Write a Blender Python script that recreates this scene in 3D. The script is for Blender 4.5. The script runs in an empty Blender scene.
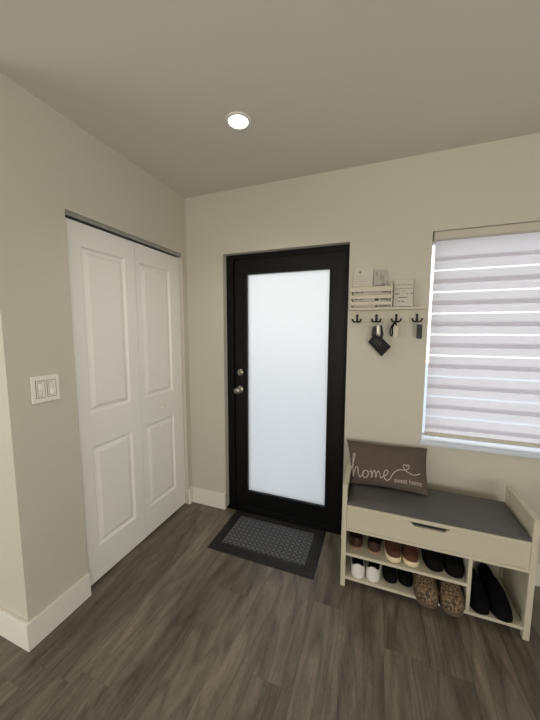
import bpy, bmesh, math, random
from mathutils import Vector, Matrix
random.seed(7)
S = bpy.context.scene
COL = S.collection

# ------------------------------------------------------------------ materials
def new_mat(name):
    m = bpy.data.materials.new(name); m.use_nodes = True
    nt = m.node_tree
    return m, nt, nt.nodes['Principled BSDF']

def lin(c):
    return tuple((x / 12.92 if x <= .04045 else ((x + .055) / 1.055) ** 2.4) for x in [v / 255 for v in c]) + (1,)

def paint(name, rgb, rough=.5, metal=0.0, bump=0.0, bscale=200, var=0.0, vscale=8, spec=.5, sheen=0.0):
    m, nt, b = new_mat(name)
    c = lin(rgb)
    b.inputs['Base Color'].default_value = c
    b.inputs['Roughness'].default_value = rough
    b.inputs['Metallic'].default_value = metal
    b.inputs['Specular IOR Level'].default_value = spec
    if sheen: b.inputs['Sheen Weight'].default_value = sheen
    tc = nt.nodes.new('ShaderNodeTexCoord')
    if var:
        n = nt.nodes.new('ShaderNodeTexNoise'); n.inputs['Scale'].default_value = vscale; n.inputs['Detail'].default_value = 4
        nt.links.new(tc.outputs['Object'], n.inputs['Vector'])
        mx = nt.nodes.new('ShaderNodeMix'); mx.data_type = 'RGBA'
        mx.inputs['A'].default_value = tuple(x * (1 - var) for x in c[:3]) + (1,)
        mx.inputs['B'].default_value = tuple(min(1, x * (1 + var)) for x in c[:3]) + (1,)
        nt.links.new(n.outputs['Fac'], mx.inputs['Factor']); nt.links.new(mx.outputs['Result'], b.inputs['Base Color'])
    if bump:
        n = nt.nodes.new('ShaderNodeTexNoise'); n.inputs['Scale'].default_value = bscale; n.inputs['Detail'].default_value = 3
        nt.links.new(tc.outputs['Object'], n.inputs['Vector'])
        bp = nt.nodes.new('ShaderNodeBump'); bp.inputs['Strength'].default_value = bump; bp.inputs['Distance'].default_value = .002
        nt.links.new(n.outputs['Fac'], bp.inputs['Height']); nt.links.new(bp.outputs['Normal'], b.inputs['Normal'])
    return m

def wood_floor():
    m, nt, b = new_mat('floor_planks')
    N = nt.nodes; Lk = nt.links.new
    tc = N.new('ShaderNodeTexCoord')
    sx = N.new('ShaderNodeSeparateXYZ'); Lk(tc.outputs['Object'], sx.inputs['Vector'])
    def mth(op, a, b=None):
        n = N.new('ShaderNodeMath'); n.operation = op
        for k, v in enumerate((a, b)):
            if v is None: continue
            if isinstance(v, (int, float)): n.inputs[k].default_value = v
            else: Lk(v, n.inputs[k])
        return n.outputs[0]
    PWD, PLN = .18, 1.22
    u = mth('DIVIDE', mth('SUBTRACT', sx.outputs['X'], .125), PWD); row = mth('FLOOR', u)
    wn = N.new('ShaderNodeTexWhiteNoise'); wn.noise_dimensions = '1D'; Lk(row, wn.inputs['W'])
    v = mth('ADD', mth('DIVIDE', sx.outputs['Y'], PLN), mth('MULTIPLY', wn.outputs['Value'], 7.0)); colm = mth('FLOOR', v)
    cmb = N.new('ShaderNodeCombineXYZ'); Lk(row, cmb.inputs['X']); Lk(colm, cmb.inputs['Y'])
    w2 = N.new('ShaderNodeTexWhiteNoise'); w2.noise_dimensions = '2D'; Lk(cmb.outputs[0], w2.inputs['Vector'])
    rnd = w2.outputs['Value']
    eu = mth('MULTIPLY', mth('PINGPONG', u, .5), PWD); ev = mth('MULTIPLY', mth('PINGPONG', v, .5), PLN)
    seam = mth('LESS_THAN', mth('MINIMUM', eu, ev), .0009)
    ml = N.new('ShaderNodeMath'); ml.operation = 'MULTIPLY'; ml.inputs[1].default_value = 37.0; Lk(rnd, ml.inputs[0])
    # long grain
    def grain(scale, sx, sy, detail, dist=0.0):
        q = N.new('ShaderNodeMapping'); q.inputs['Scale'].default_value = (sx, sy, 1); Lk(tc.outputs['Object'], q.inputs['Vector'])
        n = N.new('ShaderNodeTexNoise'); n.noise_dimensions = '4D'; n.inputs['Scale'].default_value = scale; n.inputs['Detail'].default_value = detail
        n.inputs['Distortion'].default_value = dist
        Lk(q.outputs['Vector'], n.inputs['Vector']); Lk(ml.outputs[0], n.inputs['W']); return n
    g1 = grain(2.2, 5, .8, 10, 1.8)
    g2 = grain(12, 14, .8, 6, .3)
    g3 = grain(1.6, 3.0, .9, 3)
    # cathedral rings: bands of a distorted long noise
    fr = N.new('ShaderNodeMath'); fr.operation = 'MULTIPLY'; fr.inputs[1].default_value = 16
    g4 = grain(1.0, 4.2, .55, 1.2, .3); Lk(g4.outputs['Fac'], fr.inputs[0])
    sn = N.new('ShaderNodeMath'); sn.operation = 'PINGPONG'; sn.inputs[1].default_value = .5; Lk(fr.outputs[0], sn.inputs[0])
    r1 = N.new('ShaderNodeValToRGB')
    e = r1.color_ramp.elements
    e[0].position = .28; e[0].color = lin((82, 74, 64)); e[1].position = .74; e[1].color = lin((130, 121, 108))
    k = e.new(.5); k.color = lin((105, 97, 86))
    Lk(g1.outputs['Fac'], r1.inputs['Fac'])
    def mulc(a, fac_node_out, lo, hi):
        mr = N.new('ShaderNodeMapRange'); mr.inputs['From Min'].default_value = .25; mr.inputs['From Max'].default_value = .75
        mr.inputs['To Min'].default_value = lo; mr.inputs['To Max'].default_value = hi; Lk(fac_node_out, mr.inputs['Value'])
        x = N.new('ShaderNodeMix'); x.data_type = 'RGBA'; x.blend_type = 'MULTIPLY'; x.inputs['Factor'].default_value = 1
        Lk(a, x.inputs['A']); Lk(mr.outputs['Result'], x.inputs['B']); return x.outputs['Result']
    c = mulc(r1.outputs['Color'], g2.outputs['Fac'], .8, 1.15)
    c = mulc(c, g3.outputs['Fac'], .84, 1.12)
    g5 = grain(34, 7, 1.3, 4); c = mulc(c, g5.outputs['Fac'], .80, 1.18)
    g6 = grain(5.5, 2.2, .8, 2, .8)                                   # knots
    kn = N.new('ShaderNodeMapRange'); kn.inputs['From Min'].default_value = .68; kn.inputs['From Max'].default_value = .80; kn.inputs['To Min'].default_value = 1; kn.inputs['To Max'].default_value = .5
    Lk(g6.outputs['Fac'], kn.inputs['Value'])
    x = N.new('ShaderNodeMix'); x.data_type = 'RGBA'; x.blend_type = 'MULTIPLY'; x.inputs['Factor'].default_value = 1
    Lk(c, x.inputs['A']); Lk(kn.outputs['Result'], x.inputs['B']); c = x.outputs['Result']
    mr = N.new('ShaderNodeMapRange'); mr.inputs['From Min'].default_value = 0; mr.inputs['From Max'].default_value = .16; mr.inputs['To Min'].default_value = .74; mr.inputs['To Max'].default_value = 1.03
    Lk(sn.outputs[0], mr.inputs['Value'])
    x = N.new('ShaderNodeMix'); x.data_type = 'RGBA'; x.blend_type = 'MULTIPLY'; x.inputs['Factor'].default_value = 1
    Lk(c, x.inputs['A']); Lk(mr.outputs['Result'], x.inputs['B']); c = x.outputs['Result']
    tn = N.new('ShaderNodeMapRange'); tn.inputs['To Min'].default_value = .80; tn.inputs['To Max'].default_value = 1.22; Lk(rnd, tn.inputs['Value'])
    x = N.new('ShaderNodeMix'); x.data_type = 'RGBA'; x.blend_type = 'MULTIPLY'; x.inputs['Factor'].default_value = 1
    Lk(c, x.inputs['A']); Lk(tn.outputs['Result'], x.inputs['B']); c = x.outputs['Result']
    x = N.new('ShaderNodeMix'); x.data_type = 'RGBA'; Lk(mth('MULTIPLY', seam, .24), x.inputs['Factor'])
    Lk(c, x.inputs['A']); x.inputs['B'].default_value = lin((40, 34, 30)); Lk(x.outputs['Result'], b.inputs['Base Color'])
    rr = N.new('ShaderNodeMapRange'); rr.inputs['To Min'].default_value = .34; rr.inputs['To Max'].default_value = .5; Lk(g2.outputs['Fac'], rr.inputs['Value'])
    Lk(rr.outputs['Result'], b.inputs['Roughness'])
    bp = N.new('ShaderNodeBump'); bp.inputs['Strength'].default_value = .25; bp.inputs['Distance'].default_value = .0015
    Lk(g2.outputs['Fac'], bp.inputs['Height']); Lk(bp.outputs['Normal'], b.inputs['Normal'])
    b.inputs['Specular IOR Level'].default_value = .4
    return m

def translucent(name, rgb, diffuse=.5, transparent=0.0, weave=0.0):
    """woven or frosted sheet: part lets light through diffusely, part is clear, the rest scatters back"""
    m, nt, b = new_mat(name); N = nt.nodes; Lk = nt.links.new
    c = lin(rgb)
    b.inputs['Base Color'].default_value = c; b.inputs['Roughness'].default_value = .7; b.inputs['Specular IOR Level'].default_value = .2
    t = N.new('ShaderNodeBsdfTranslucent'); t.inputs['Color'].default_value = c
    mx = N.new('ShaderNodeMixShader'); mx.inputs['Fac'].default_value = 1 - diffuse
    Lk(b.outputs[0], mx.inputs[1]); Lk(t.outputs[0], mx.inputs[2])
    out = N['Material Output']; last = mx.outputs[0]
    if transparent:
        tr = N.new('ShaderNodeBsdfTransparent'); m2 = N.new('ShaderNodeMixShader'); m2.inputs['Fac'].default_value = transparent
        Lk(last, m2.inputs[1]); Lk(tr.outputs[0], m2.inputs[2]); last = m2.outputs[0]
    Lk(last, out.inputs['Surface'])
    return m

def leopard():
    m, nt, b = new_mat('speckled_fleece'); N = nt.nodes; Lk = nt.links.new
    tc = N.new('ShaderNodeTexCoord')
    v = N.new('ShaderNodeTexVoronoi'); v.inputs['Scale'].default_value = 120; Lk(tc.outputs['Object'], v.inputs['Vector'])
    n = N.new('ShaderNodeTexNoise'); n.inputs['Scale'].default_value = 85; n.inputs['Detail'].default_value = 5; Lk(tc.outputs['Object'], n.inputs['Vector'])
    r = N.new('ShaderNodeValToRGB'); e = r.color_ramp.elements
    e[0].position = .36; e[0].color = lin((20, 14, 10)); e[1].position = .68; e[1].color = lin((128, 106, 82)); k = e.new(.56); k.color = lin((72, 57, 42))
    mt = N.new('ShaderNodeMath'); mt.operation = 'MULTIPLY_ADD'; mt.inputs[1].default_value = .22; Lk(v.outputs['Distance'], mt.inputs[0]); Lk(n.outputs['Fac'], mt.inputs[2])
    Lk(mt.outputs[0], r.inputs['Fac']); Lk(r.outputs['Color'], b.inputs['Base Color']); b.inputs['Roughness'].default_value = .75
    bp = N.new('ShaderNodeBump'); bp.inputs['Strength'].default_value = .6; bp.inputs['Distance'].default_value = .003
    Lk(n.outputs['Fac'], bp.inputs['Height']); Lk(bp.outputs['Normal'], b.inputs['Normal'])
    return m

def weave_mat(name, a, bcol, scale=55):
    """basket-weave carpet: two sets of diagonal ridges"""
    m, nt, b = new_mat(name); N = nt.nodes; Lk = nt.links.new
    tc = N.new('ShaderNodeTexCoord'); mp = N.new('ShaderNodeMapping'); mp.inputs['Rotation'].default_value = (0, 0, math.radians(45)); Lk(tc.outputs['Object'], mp.inputs['Vector'])
    ck = N.new('ShaderNodeTexChecker'); ck.inputs['Scale'].default_value = 1 / .025; ck.inputs['Color1'].default_value = (1, 1, 1, 1); ck.inputs['Color2'].default_value = (.55, .55, .55, 1); Lk(mp.outputs['Vector'], ck.inputs['Vector'])
    w1 = N.new('ShaderNodeTexWave'); w1.bands_direction = 'X'; w2 = N.new('ShaderNodeTexWave'); w2.bands_direction = 'Y'
    for w_ in (w1, w2): w_.inputs['Scale'].default_value = .314159 / .025; Lk(mp.outputs['Vector'], w_.inputs['Vector'])
    mxm = N.new('ShaderNodeMath'); mxm.operation = 'MAXIMUM'; Lk(w1.outputs['Fac'], mxm.inputs[0]); Lk(w2.outputs['Fac'], mxm.inputs[1])
    mx = N.new('ShaderNodeMath'); mx.operation = 'MULTIPLY'; Lk(mxm.outputs[0], mx.inputs[0]); Lk(ck.outputs['Color'], mx.inputs[1])
    n = N.new('ShaderNodeTexNoise'); n.inputs['Scale'].default_value = 500; Lk(tc.outputs['Object'], n.inputs['Vector'])
    ad = N.new('ShaderNodeMath'); ad.operation = 'MULTIPLY_ADD'; ad.inputs[1].default_value = .5; Lk(n.outputs['Fac'], ad.inputs[0]); Lk(mx.outputs[0], ad.inputs[2])
    r = N.new('ShaderNodeValToRGB'); r.color_ramp.elements[0].color = lin(a); r.color_ramp.elements[1].color = lin(bcol); r.color_ramp.elements[0].position = .2; r.color_ramp.elements[1].position = 1.1 if False else 1.0
    Lk(ad.outputs[0], r.inputs['Fac']); Lk(r.outputs['Color'], b.inputs['Base Color']); b.inputs['Roughness'].default_value = .9; b.inputs['Specular IOR Level'].default_value = .2
    bp = N.new('ShaderNodeBump'); bp.inputs['Strength'].default_value = .7; bp.inputs['Distance'].default_value = .004
    Lk(ad.outputs[0], bp.inputs['Height']); Lk(bp.outputs['Normal'], b.inputs['Normal'])
    return m

def fabric(name, rgb, rough=.85, scale=420):
    m, nt, b = new_mat(name); N = nt.nodes; Lk = nt.links.new
    tc = N.new('ShaderNodeTexCoord')
    ws = []
    for d in 'XZ':
        w = N.new('ShaderNodeTexWave'); w.bands_direction = d; w.inputs['Scale'].default_value = scale; w.inputs['Distortion'].default_value = 1.5; w.inputs['Detail'].default_value = 1
        Lk(tc.outputs['Object'], w.inputs['Vector']); ws.append(w)
    ad = N.new('ShaderNodeMath'); ad.operation = 'MULTIPLY'; Lk(ws[0].outputs['Fac'], ad.inputs[0]); Lk(ws[1].outputs['Fac'], ad.inputs[1])
    n = N.new('ShaderNodeTexNoise'); n.inputs['Scale'].default_value = 30; n.inputs['Detail'].default_value = 4; Lk(tc.outputs['Object'], n.inputs['Vector'])
    a2 = N.new('ShaderNodeMath'); a2.operation = 'ADD'; Lk(ad.outputs[0], a2.inputs[0]); Lk(n.outputs['Fac'], a2.inputs[1])
    c = lin(rgb); r = N.new('ShaderNodeValToRGB')
    r.color_ramp.elements[0].position = .2; r.color_ramp.elements[1].position = 1.2 if False else 1.0
    r.color_ramp.elements[0].color = tuple(x * .78 for x in c[:3]) + (1,); r.color_ramp.elements[1].color = tuple(x * 1.15 for x in c[:3]) + (1,)
    Lk(a2.outputs[0], r.inputs['Fac']); Lk(r.outputs['Color'], b.inputs['Base Color']); b.inputs['Roughness'].default_value = rough; b.inputs['Specular IOR Level'].default_value = .25
    bp = N.new('ShaderNodeBump'); bp.inputs['Strength'].default_value = .25; bp.inputs['Distance'].default_value = .001
    Lk(a2.outputs[0], bp.inputs['Height']); Lk(bp.outputs['Normal'], b.inputs['Normal'])
    return m

def emit(name, rgb, strength):
    m, nt, b = new_mat(name)
    b.inputs['Base Color'].default_value = lin((240, 240, 235)); b.inputs['Emission Color'].default_value = lin(rgb); b.inputs['Emission Strength'].default_value = strength
    return m

M = dict(
    wall=paint('wall_paint', (197, 192, 178), .65, bump=.12, bscale=260),
    ceiling=paint('ceiling_paint', (210, 205, 194), .8, bump=.1, bscale=180),
    trim=paint('white_trim', (226, 223, 214), .35),
    door_white=paint('white_door_paint', (234, 232, 227), .38),
    black_door=paint('black_door_paint', (13, 13, 14), .42, spec=.22),
    black_frame=paint('black_frame_paint', (9, 9, 10), .45, spec=.2),
    frosted=translucent('frosted_glass', (246, 247, 248), .30),
    nickel=paint('brushed_nickel', (158, 152, 142), .32, metal=1),
    dark_shade=paint('painted_dark_shade', (22, 21, 20), .7),  # shade inside the grip cut-out and the closet, painted as dark colour
    track=paint('galvanised_track', (170, 170, 168), .4, metal=.7),
    bench=paint('white_laminate', (194, 187, 167), .42, var=.02),
    cushion=paint('grey_leatherette', (82, 80, 77), .5, bump=.25, bscale=500, var=.06),
    pillow=fabric('taupe_linen', (90, 79, 72)),
    thread=paint('cream_thread', (178, 168, 155), .8),
    thread_dim=paint('beige_thread', (176, 160, 146), .85),
    mat_border=paint('rubber_border', (24, 20, 19), .6, bump=.4, bscale=300),
    mat_field=weave_mat('mat_weave', (40, 41, 43), (100, 101, 105), 70),
    black_iron=paint('black_iron', (26, 25, 24), .4, metal=.3),
    paper=paint('white_paper', (198, 193, 181), .8),
    paper_grey=paint('printed_paper', (176, 172, 162), .8, var=.08, vscale=60),
    ink=paint('ink', (58, 55, 52), .9),
    ink_light=paint('grey_ink', (140, 136, 128), .9),
    leather_black=paint('black_leather', (16, 16, 17), .5, bump=.2, bscale=300, spec=.2),
    fob=paint('black_plastic', (20, 20, 21), .4, spec=.3),
    fob_grey=paint('charcoal_plastic', (42, 41, 40), .45, spec=.3),
    fob_white=paint('ivory_plastic', (192, 186, 168), .45),
    lens=emit('lamp_lens', (255, 246, 226), 9.0),
    brown=paint('dark_brown_leather', (54, 33, 24), .5, var=.15, vscale=30),
    brown2=paint('chestnut_suede', (84, 48, 32), .75, var=.2, vscale=40),
    brown_in=paint('tan_lining', (92, 62, 44), .8),
    tan_sole=paint('tan_rubber', (150, 122, 96), .7),
    cream_sole=paint('cream_rubber', (226, 208, 172), .6),
    shoe_white=paint('white_canvas', (222, 220, 214), .7, var=.04, vscale=60),
    shoe_white_sole=paint('white_rubber', (226, 224, 216), .55),
    lace_white=paint('white_lace', (196, 194, 190), .85),
    shoe_black=paint('black_knit', (13, 13, 14), .85, spec=.1),
    shoe_black_sole=paint('black_rubber', (10, 10, 11), .8, spec=.1),
    navy=paint('black_suede', (11, 12, 15), .9, spec=.1),
    leopard=leopard(),
    clog_sole=paint('brown_foam', (92, 76, 58), .8, bump=.4, bscale=200),
    fabric_band=translucent('blind_band', (222, 219, 224), .42),
    fabric_sheer=translucent('blind_sheer', (246, 246, 250), .4, transparent=.72),
    cassette=paint('blind_cassette', (194, 188, 174), .6),
    alu=paint('white_aluminium', (214, 214, 212), .4),
    sill=paint('white_marble_sill', (208, 215, 226), .2, var=.03, vscale=14),
    gap_shade=paint('switch_gap_shade', (112, 106, 96), .7),  # shade of the gaps around switches and sliders, painted grey
    rocker=paint('switch_white', (232, 228, 218), .35),
    toggle=paint('switch_slider', (246, 244, 238), .3),
    concrete=paint('pale_concrete', (172, 174, 178), .9, var=.08),
    stucco=paint('warm_bounce_stucco', (240, 204, 150), .9),  # tinted warm so the added eave bounces warmer light
)
mg, ntg, bg = new_mat('clear_glass')
gl = ntg.nodes.new('ShaderNodeBsdfGlossy'); gl.inputs['Roughness'].default_value = .02
tr = ntg.nodes.new('ShaderNodeBsdfTransparent'); mxs = ntg.nodes.new('ShaderNodeMixShader'); mxs.inputs['Fac'].default_value = .06
ntg.links.new(tr.outputs[0], mxs.inputs[1]); ntg.links.new(gl.outputs[0], mxs.inputs[2]); ntg.links.new(mxs.outputs[0], ntg.nodes['Material Output'].inputs['Surface'])
M['glass'] = mg
mf = M['frosted']; ntf = mf.node_tree; out_ = ntf.nodes['Material Output']; prev_ = out_.inputs['Surface'].links[0].from_socket
rf_ = ntf.nodes.new('ShaderNodeBsdfRefraction'); rf_.inputs['Roughness'].default_value = .62; rf_.inputs['IOR'].default_value = 1.35; rf_.inputs['Color'].default_value = (.76, .765, .77, 1)
m3_ = ntf.nodes.new('ShaderNodeMixShader'); m3_.inputs['Fac'].default_value = .5
ntf.links.new(prev_, m3_.inputs[1]); ntf.links.new(rf_.outputs[0], m3_.inputs[2]); ntf.links.new(m3_.outputs[0], out_.inputs['Surface'])
M['floor'] = wood_floor()

# ------------------------------------------------------------------ mesh helpers
def box(bm, x0, x1, y0, y1, z0, z1, bev=0.0, seg=2, mi=0):
    g = bmesh.ops.create_cube(bm, size=1)['verts']
    for v in g:
        v.co = Vector(((x0 + x1) / 2 + v.co.x * (x1 - x0), (y0 + y1) / 2 + v.co.y * (y1 - y0), (z0 + z1) / 2 + v.co.z * (z1 - z0)))
    fs = set(f for v in g for f in v.link_faces)
    for f in fs: f.material_index = mi
    if bev:
        es = list({e for f in fs for e in f.edges})
        bmesh.ops.bevel(bm, geom=es, offset=bev, segments=seg, affect='EDGES', profile=.5, material=mi)

def prism(bm, pts, axis, a, b, bev=0.0):
    """polygon given in the two axes other than `axis`, extruded from a to b"""
    def P(p, t):
        return Vector((t, p[0], p[1])) if axis == 'x' else Vector((p[0], t, p[1])) if axis == 'y' else Vector((p[0], p[1], t))
    A = [bm.verts.new(P(p, a)) for p in pts]; B = [bm.verts.new(P(p, b)) for p in pts]
    n = len(pts); fs = [bm.faces.new(A), bm.faces.new(B[::-1])]
    for i in range(n): fs.append(bm.faces.new((A[i], B[i], B[(i + 1) % n], A[(i + 1) % n])))
    bmesh.ops.recalc_face_normals(bm, faces=fs)
    if bev: bmesh.ops.bevel(bm, geom=list({e for f in fs for e in f.edges}), offset=bev, segments=2, affect='EDGES', profile=.5)

def tube(bm, path, r, seg=10, close=False, caps=True):
    path = [Vector(p) for p in path]; n = len(path); rings = []
    rr = r if isinstance(r, (list, tuple)) else [r] * n
    prev = None
    for i, p in enumerate(path):
        if close: t = path[(i + 1) % n] - path[i - 1]
        else: t = path[min(i + 1, n - 1)] - path[max(i - 1, 0)]
        t.normalize()
        if prev is None:
            u = t.orthogonal().normalized()
        else:
            u = (prev - t * prev.dot(t)); u = u.normalized() if u.length > 1e-6 else t.orthogonal().normalized()
        prev = u; w = t.cross(u)
        rings.append([bm.verts.new(p + (u * math.cos(2 * math.pi * k / seg) + w * math.sin(2 * math.pi * k / seg)) * rr[i]) for k in range(seg)])
    for i in range(n if close else n - 1):
        a, b = rings[i], rings[(i + 1) % n]
        for k in range(seg): bm.faces.new((a[k], a[(k + 1) % seg], b[(k + 1) % seg], b[k]))
    if caps and not close:
        bm.faces.new(rings[0][::-1]); bm.faces.new(rings[-1])

def lathe(bm, prof, origin, axis, seg=32):
    """prof: (radius, distance along axis)"""
    a = Vector(axis).normalized(); u = a.orthogonal().normalized(); w = a.cross(u); o = Vector(origin); rings = []
    for r, h in prof:
        if r < 1e-6: rings.append([bm.verts.new(o + a * h)])
        else: rings.append([bm.verts.new(o + a * h + (u * math.cos(2 * math.pi * k / seg) + w * math.sin(2 * math.pi * k / seg)) * r) for k in range(seg)])
    for A, B in zip(rings, rings[1:]):
        for k in range(seg):
            k2 = (k + 1) % seg
            if len(A) == 1 and len(B) == 1: continue
            if len(A) == 1: bm.faces.new((A[0], B[k2], B[k]))
            elif len(B) == 1: bm.faces.new((A[k], A[k2], B[0]))
            else: bm.faces.new((A[k], A[k2], B[k2], B[k]))

def smooth_path(pts, n=6, close=False):
    """Catmull-Rom through points"""
    P = [Vector(p) for p in pts]; out = []; m = len(P)
    rng = range(m) if close else range(m - 1)
    for i in rng:
        p0 = P[(i - 1) % m] if close or i > 0 else P[i]; p1 = P[i]; p2 = P[(i + 1) % m]; p3 = P[(i + 2) % m] if close or i + 2 < m else P[(i + 1) % m]
        for k in range(n):
            t = k / n
            out.append(.5 * ((2 * p1) + (p2 - p0) * t + (2 * p0 - 5 * p1 + 4 * p2 - p3) * t * t + (3 * p1 - p0 - 3 * p2 + p3) * t ** 3))
    if not close: out.append(P[-1])
    return out

def world_loc(o):
    v = Vector(o.location); p = o.parent
    while p: v += Vector(p.location); p = p.parent
    return v

def obj(name, bm, mat, parent=None, smooth=False, origin=None, kind=None, label=None):
    me = bpy.data.meshes.new(name)
    base = world_loc(parent) if parent else Vector((0, 0, 0))
    off = Vector(origin) if origin is not None and not parent else base
    bmesh.ops.translate(bm, verts=bm.verts, vec=-off)
    bmesh.ops.recalc_face_normals(bm, faces=bm.faces)
    bm.to_mesh(me); bm.free()
    for m in (mat if isinstance(mat, (list, tuple)) else [mat]): me.materials.append(m)
    if smooth:
        for p in me.polygons: p.use_smooth = True
        try: me.set_sharp_from_angle(angle=math.radians(42))
        except Exception: pass
    o = bpy.data.objects.new(name, me); COL.objects.link(o)
    if parent: o.parent = parent
    elif origin is not None: o.location = origin
    if kind: o['kind'] = kind
    if label: o['label'] = label
    return o

def thing(name, label, cat, loc=(0, 0, 0), group=None, kind=None):
    o = bpy.data.objects.new(name, None); COL.objects.link(o); o.location = loc; o.empty_display_size = .1
    tag(o, label, cat, group, kind); return o

def tag(o, label, cat, group=None, kind=None):
    o['label'] = label; o['category'] = cat
    if group: o['group'] = group
    if kind: o['kind'] = kind
    return o

def B(): return bmesh.new()
def boxes(*bs, bev=0.0):
    bm = B()
    for b in bs: box(bm, *b, bev=bev)
    return bm

# ------------------------------------------------------------------ the room
H = 2.54
XL, XR, YB, YF = -3.0, 3.5, -6.0, .2      # extent of the room
DL, DR, DT = .333, 1.285, 2.08            # entrance opening
WL, WR, WB, WT = 1.768, 3.0, .800, 2.092  # window opening
CY0, CY1, CT = -.981, -.056, 2.096        # closet opening
SY = -1.283                               # end of closet wall

o = obj('floor', boxes((XL, XR, YB, YF, -.05, 0)), M['floor'], kind='structure'); tag(o, 'dark grey-brown wood plank floor of the entry', 'floor')
o = obj('ceiling', boxes((XL, XR, YB, YF, H, H + .05)), M['ceiling'], kind='structure'); tag(o, 'flat pale ceiling over the entry', 'ceiling')
o = obj('wall_back', boxes((XL, DL, 0, YF, 0, H), (DL, DR, 0, YF, DT, H), (DR, WL, 0, YF, 0, H), (WL, WR, 0, YF, 0, WB - .03), (WL, WR, 0, YF, WT, H), (WR, XR, 0, YF, 0, H)), M['wall'], kind='structure')
tag(o, 'off-white wall holding the black entrance door and the window', 'wall')
o = obj('wall_left', boxes((-.12, 0, SY, CY0, 0, H), (-.12, 0, CY0, CY1, CT, H), (-.12, 0, CY1, 0, 0, H)), M['wall'], kind='structure')
tag(o, 'off-white wall around the white closet doors', 'wall')
o = obj('wall_side', boxes((XL, -.12, SY, SY + .12, 0, H)), M['wall'], kind='structure'); tag(o, 'off-white wall turning away at the edge beyond the light switch', 'wall')
# walls of the rest of the room, behind and beside the camera, with their daylight openings
o = obj('wall_right', boxes((XR, XR + .1, YB, YF, 0, H)), M['wall'], kind='structure'); tag(o, 'plain wall beyond the window', 'wall')
o = obj('wall_far_left', boxes((XL - .1, XL, YB, -5.3, 0, H), (XL - .1, XL, -5.3, -2.4, 2.2, H), (XL - .1, XL, -2.4, YF, 0, H)), M['wall'], kind='structure'); tag(o, 'far wall with a wide patio opening', 'wall')
o = obj('wall_rear', boxes((XL, .2, YB - .1, YB, 0, H), (.2, 2.8, YB - .1, YB, 0, .8), (.2, 2.8, YB - .1, YB, 2.2, H), (2.8, XR, YB - .1, YB, 0, H)), M['wall'], kind='structure'); tag(o, 'wall behind the camera with a wide window opening', 'wall')

# baseboards
T, BH = .016, .138
def baseboard(name, pts_boxes, label):
    bm = B()
    for (x0, x1, y0, y1) in pts_boxes: box(bm, x0, x1, y0, y1, 0, BH, bev=.003)
    o = obj(name, bm, M['trim'], kind='structure'); tag(o, label, 'baseboard')
baseboard('baseboard_left', [(0, T, SY - T, CY0)], 'white baseboard below the light switch')
baseboard('baseboard_side', [(XL, 0, SY - T, SY)], 'white baseboard on the wall turning away past the corner')
baseboard('baseboard_corner', [(0, T, CY1, 0), (T, DL, -T, 0)], 'white baseboard in the corner between closet and entrance door')
baseboard('baseboard_back', [(DR, XR, -T, 0)], 'white baseboard behind the shoe bench')

# closet: track and two bifold leaves
XD = -.03
def leaf(y0, y1, z0, z1, pa, pb, zs, parent, name):
    bm = B(); th = .034
    ys = [y0, pa, pb, y1]; zz = [z0, zs[0], zs[1], zs[2], zs[3], z1]
    def q(a, b, c, d, depth=(0, 0, 0, 0)):
        vs = [bm.verts.new((XD + dd, p[0], p[1])) for p, dd in zip((a, b, c, d), depth)]
        bm.faces.new(vs)
    for i in range(3):
        for j in range(5):
            a0, a1, c0, c1 = ys[i], ys[i + 1], zz[j], zz[j + 1]
            if i == 1 and j in (1, 3):
                rings = [(0, 0), (.005, -.006), (.010, -.014), (.016, -.015), (.038, -.003), (.042, -.001)]
                prev = None
                for ins, dep in rings:
                    r = [(a0 + ins, c0 + ins), (a1 - ins, c0 + ins), (a1 - ins, c1 - ins), (a0 + ins, c1 - ins)]
                    if prev:
                        for k in range(4):
                            q(prev[0][k], prev[0][(k + 1) % 4], r[(k + 1) % 4], r[k], (prev[1], prev[1], dep, dep))
                    prev = (r, dep)
                r, dep = prev; q(*r, (dep,) * 4)
            else: q((a0, c0), (a1, c0), (a1, c1), (a0, c1))
    # edges and back
    x1 = XD - th
    for (p, r) in (((y0, z0), (y1, z0)), ((y1, z0), (y1, z1)), ((y1, z1), (y0, z1)), ((y0, z1), (y0, z0))):
        vs = [bm.verts.new(c) for c in ((XD, *p), (XD, *r), (x1, *r), (x1, *p))]; bm.faces.new(vs)
    bm.faces.new([bm.verts.new((x1, *p)) for p in ((y0, z0), (y1, z0), (y1, z1), (y0, z1))])
    bmesh.ops.remove_doubles(bm, verts=bm.verts, dist=1e-5)
    return obj(name, bm, M['door_white'], parent)
cl = thing('door_2', 'white two-leaf bifold closet door with raised panels', 'door', (XD, (CY0 + CY1) / 2, 0), kind='structure')
ZS = (.212, .825, 1.024, 1.946)
leaf(CY0 + .003, -.5145, .012, 2.066, -.886, -.597, ZS, cl, 'door_leaf')
lf2 = leaf(-.5115, CY1 - .003, .012, 2.066, -.476, -.176, ZS, cl, 'door_leaf')
bm = B(); lathe(bm, [(0, .030), (.010, .029), (.0165, .024), (.017, .018), (.012, .012), (.008, .006), (.009, 0)], (XD, -.318, .924), (1, 0, 0), 24)
obj('door_knob', bm, M['trim'], lf2, smooth=True, label='small round white knob')
obj('door_track', boxes((-.075, -.012, CY0, CY1, 2.080, 2.096), (-.012, -.010, CY0, CY1, 2.074, 2.096)), M['track'], cl, label='grey metal track along the top')
o = obj('closet_shade_panel', boxes((-.13, -.121, CY0 - .05, CY1 + .02, 0, CT + .05)), M['dark_shade'], kind='structure'); tag(o, 'dark panel painting the shade inside the closet behind the white leaves', 'closet interior')  # dark sheet stands in for the shade inside the closet

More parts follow.
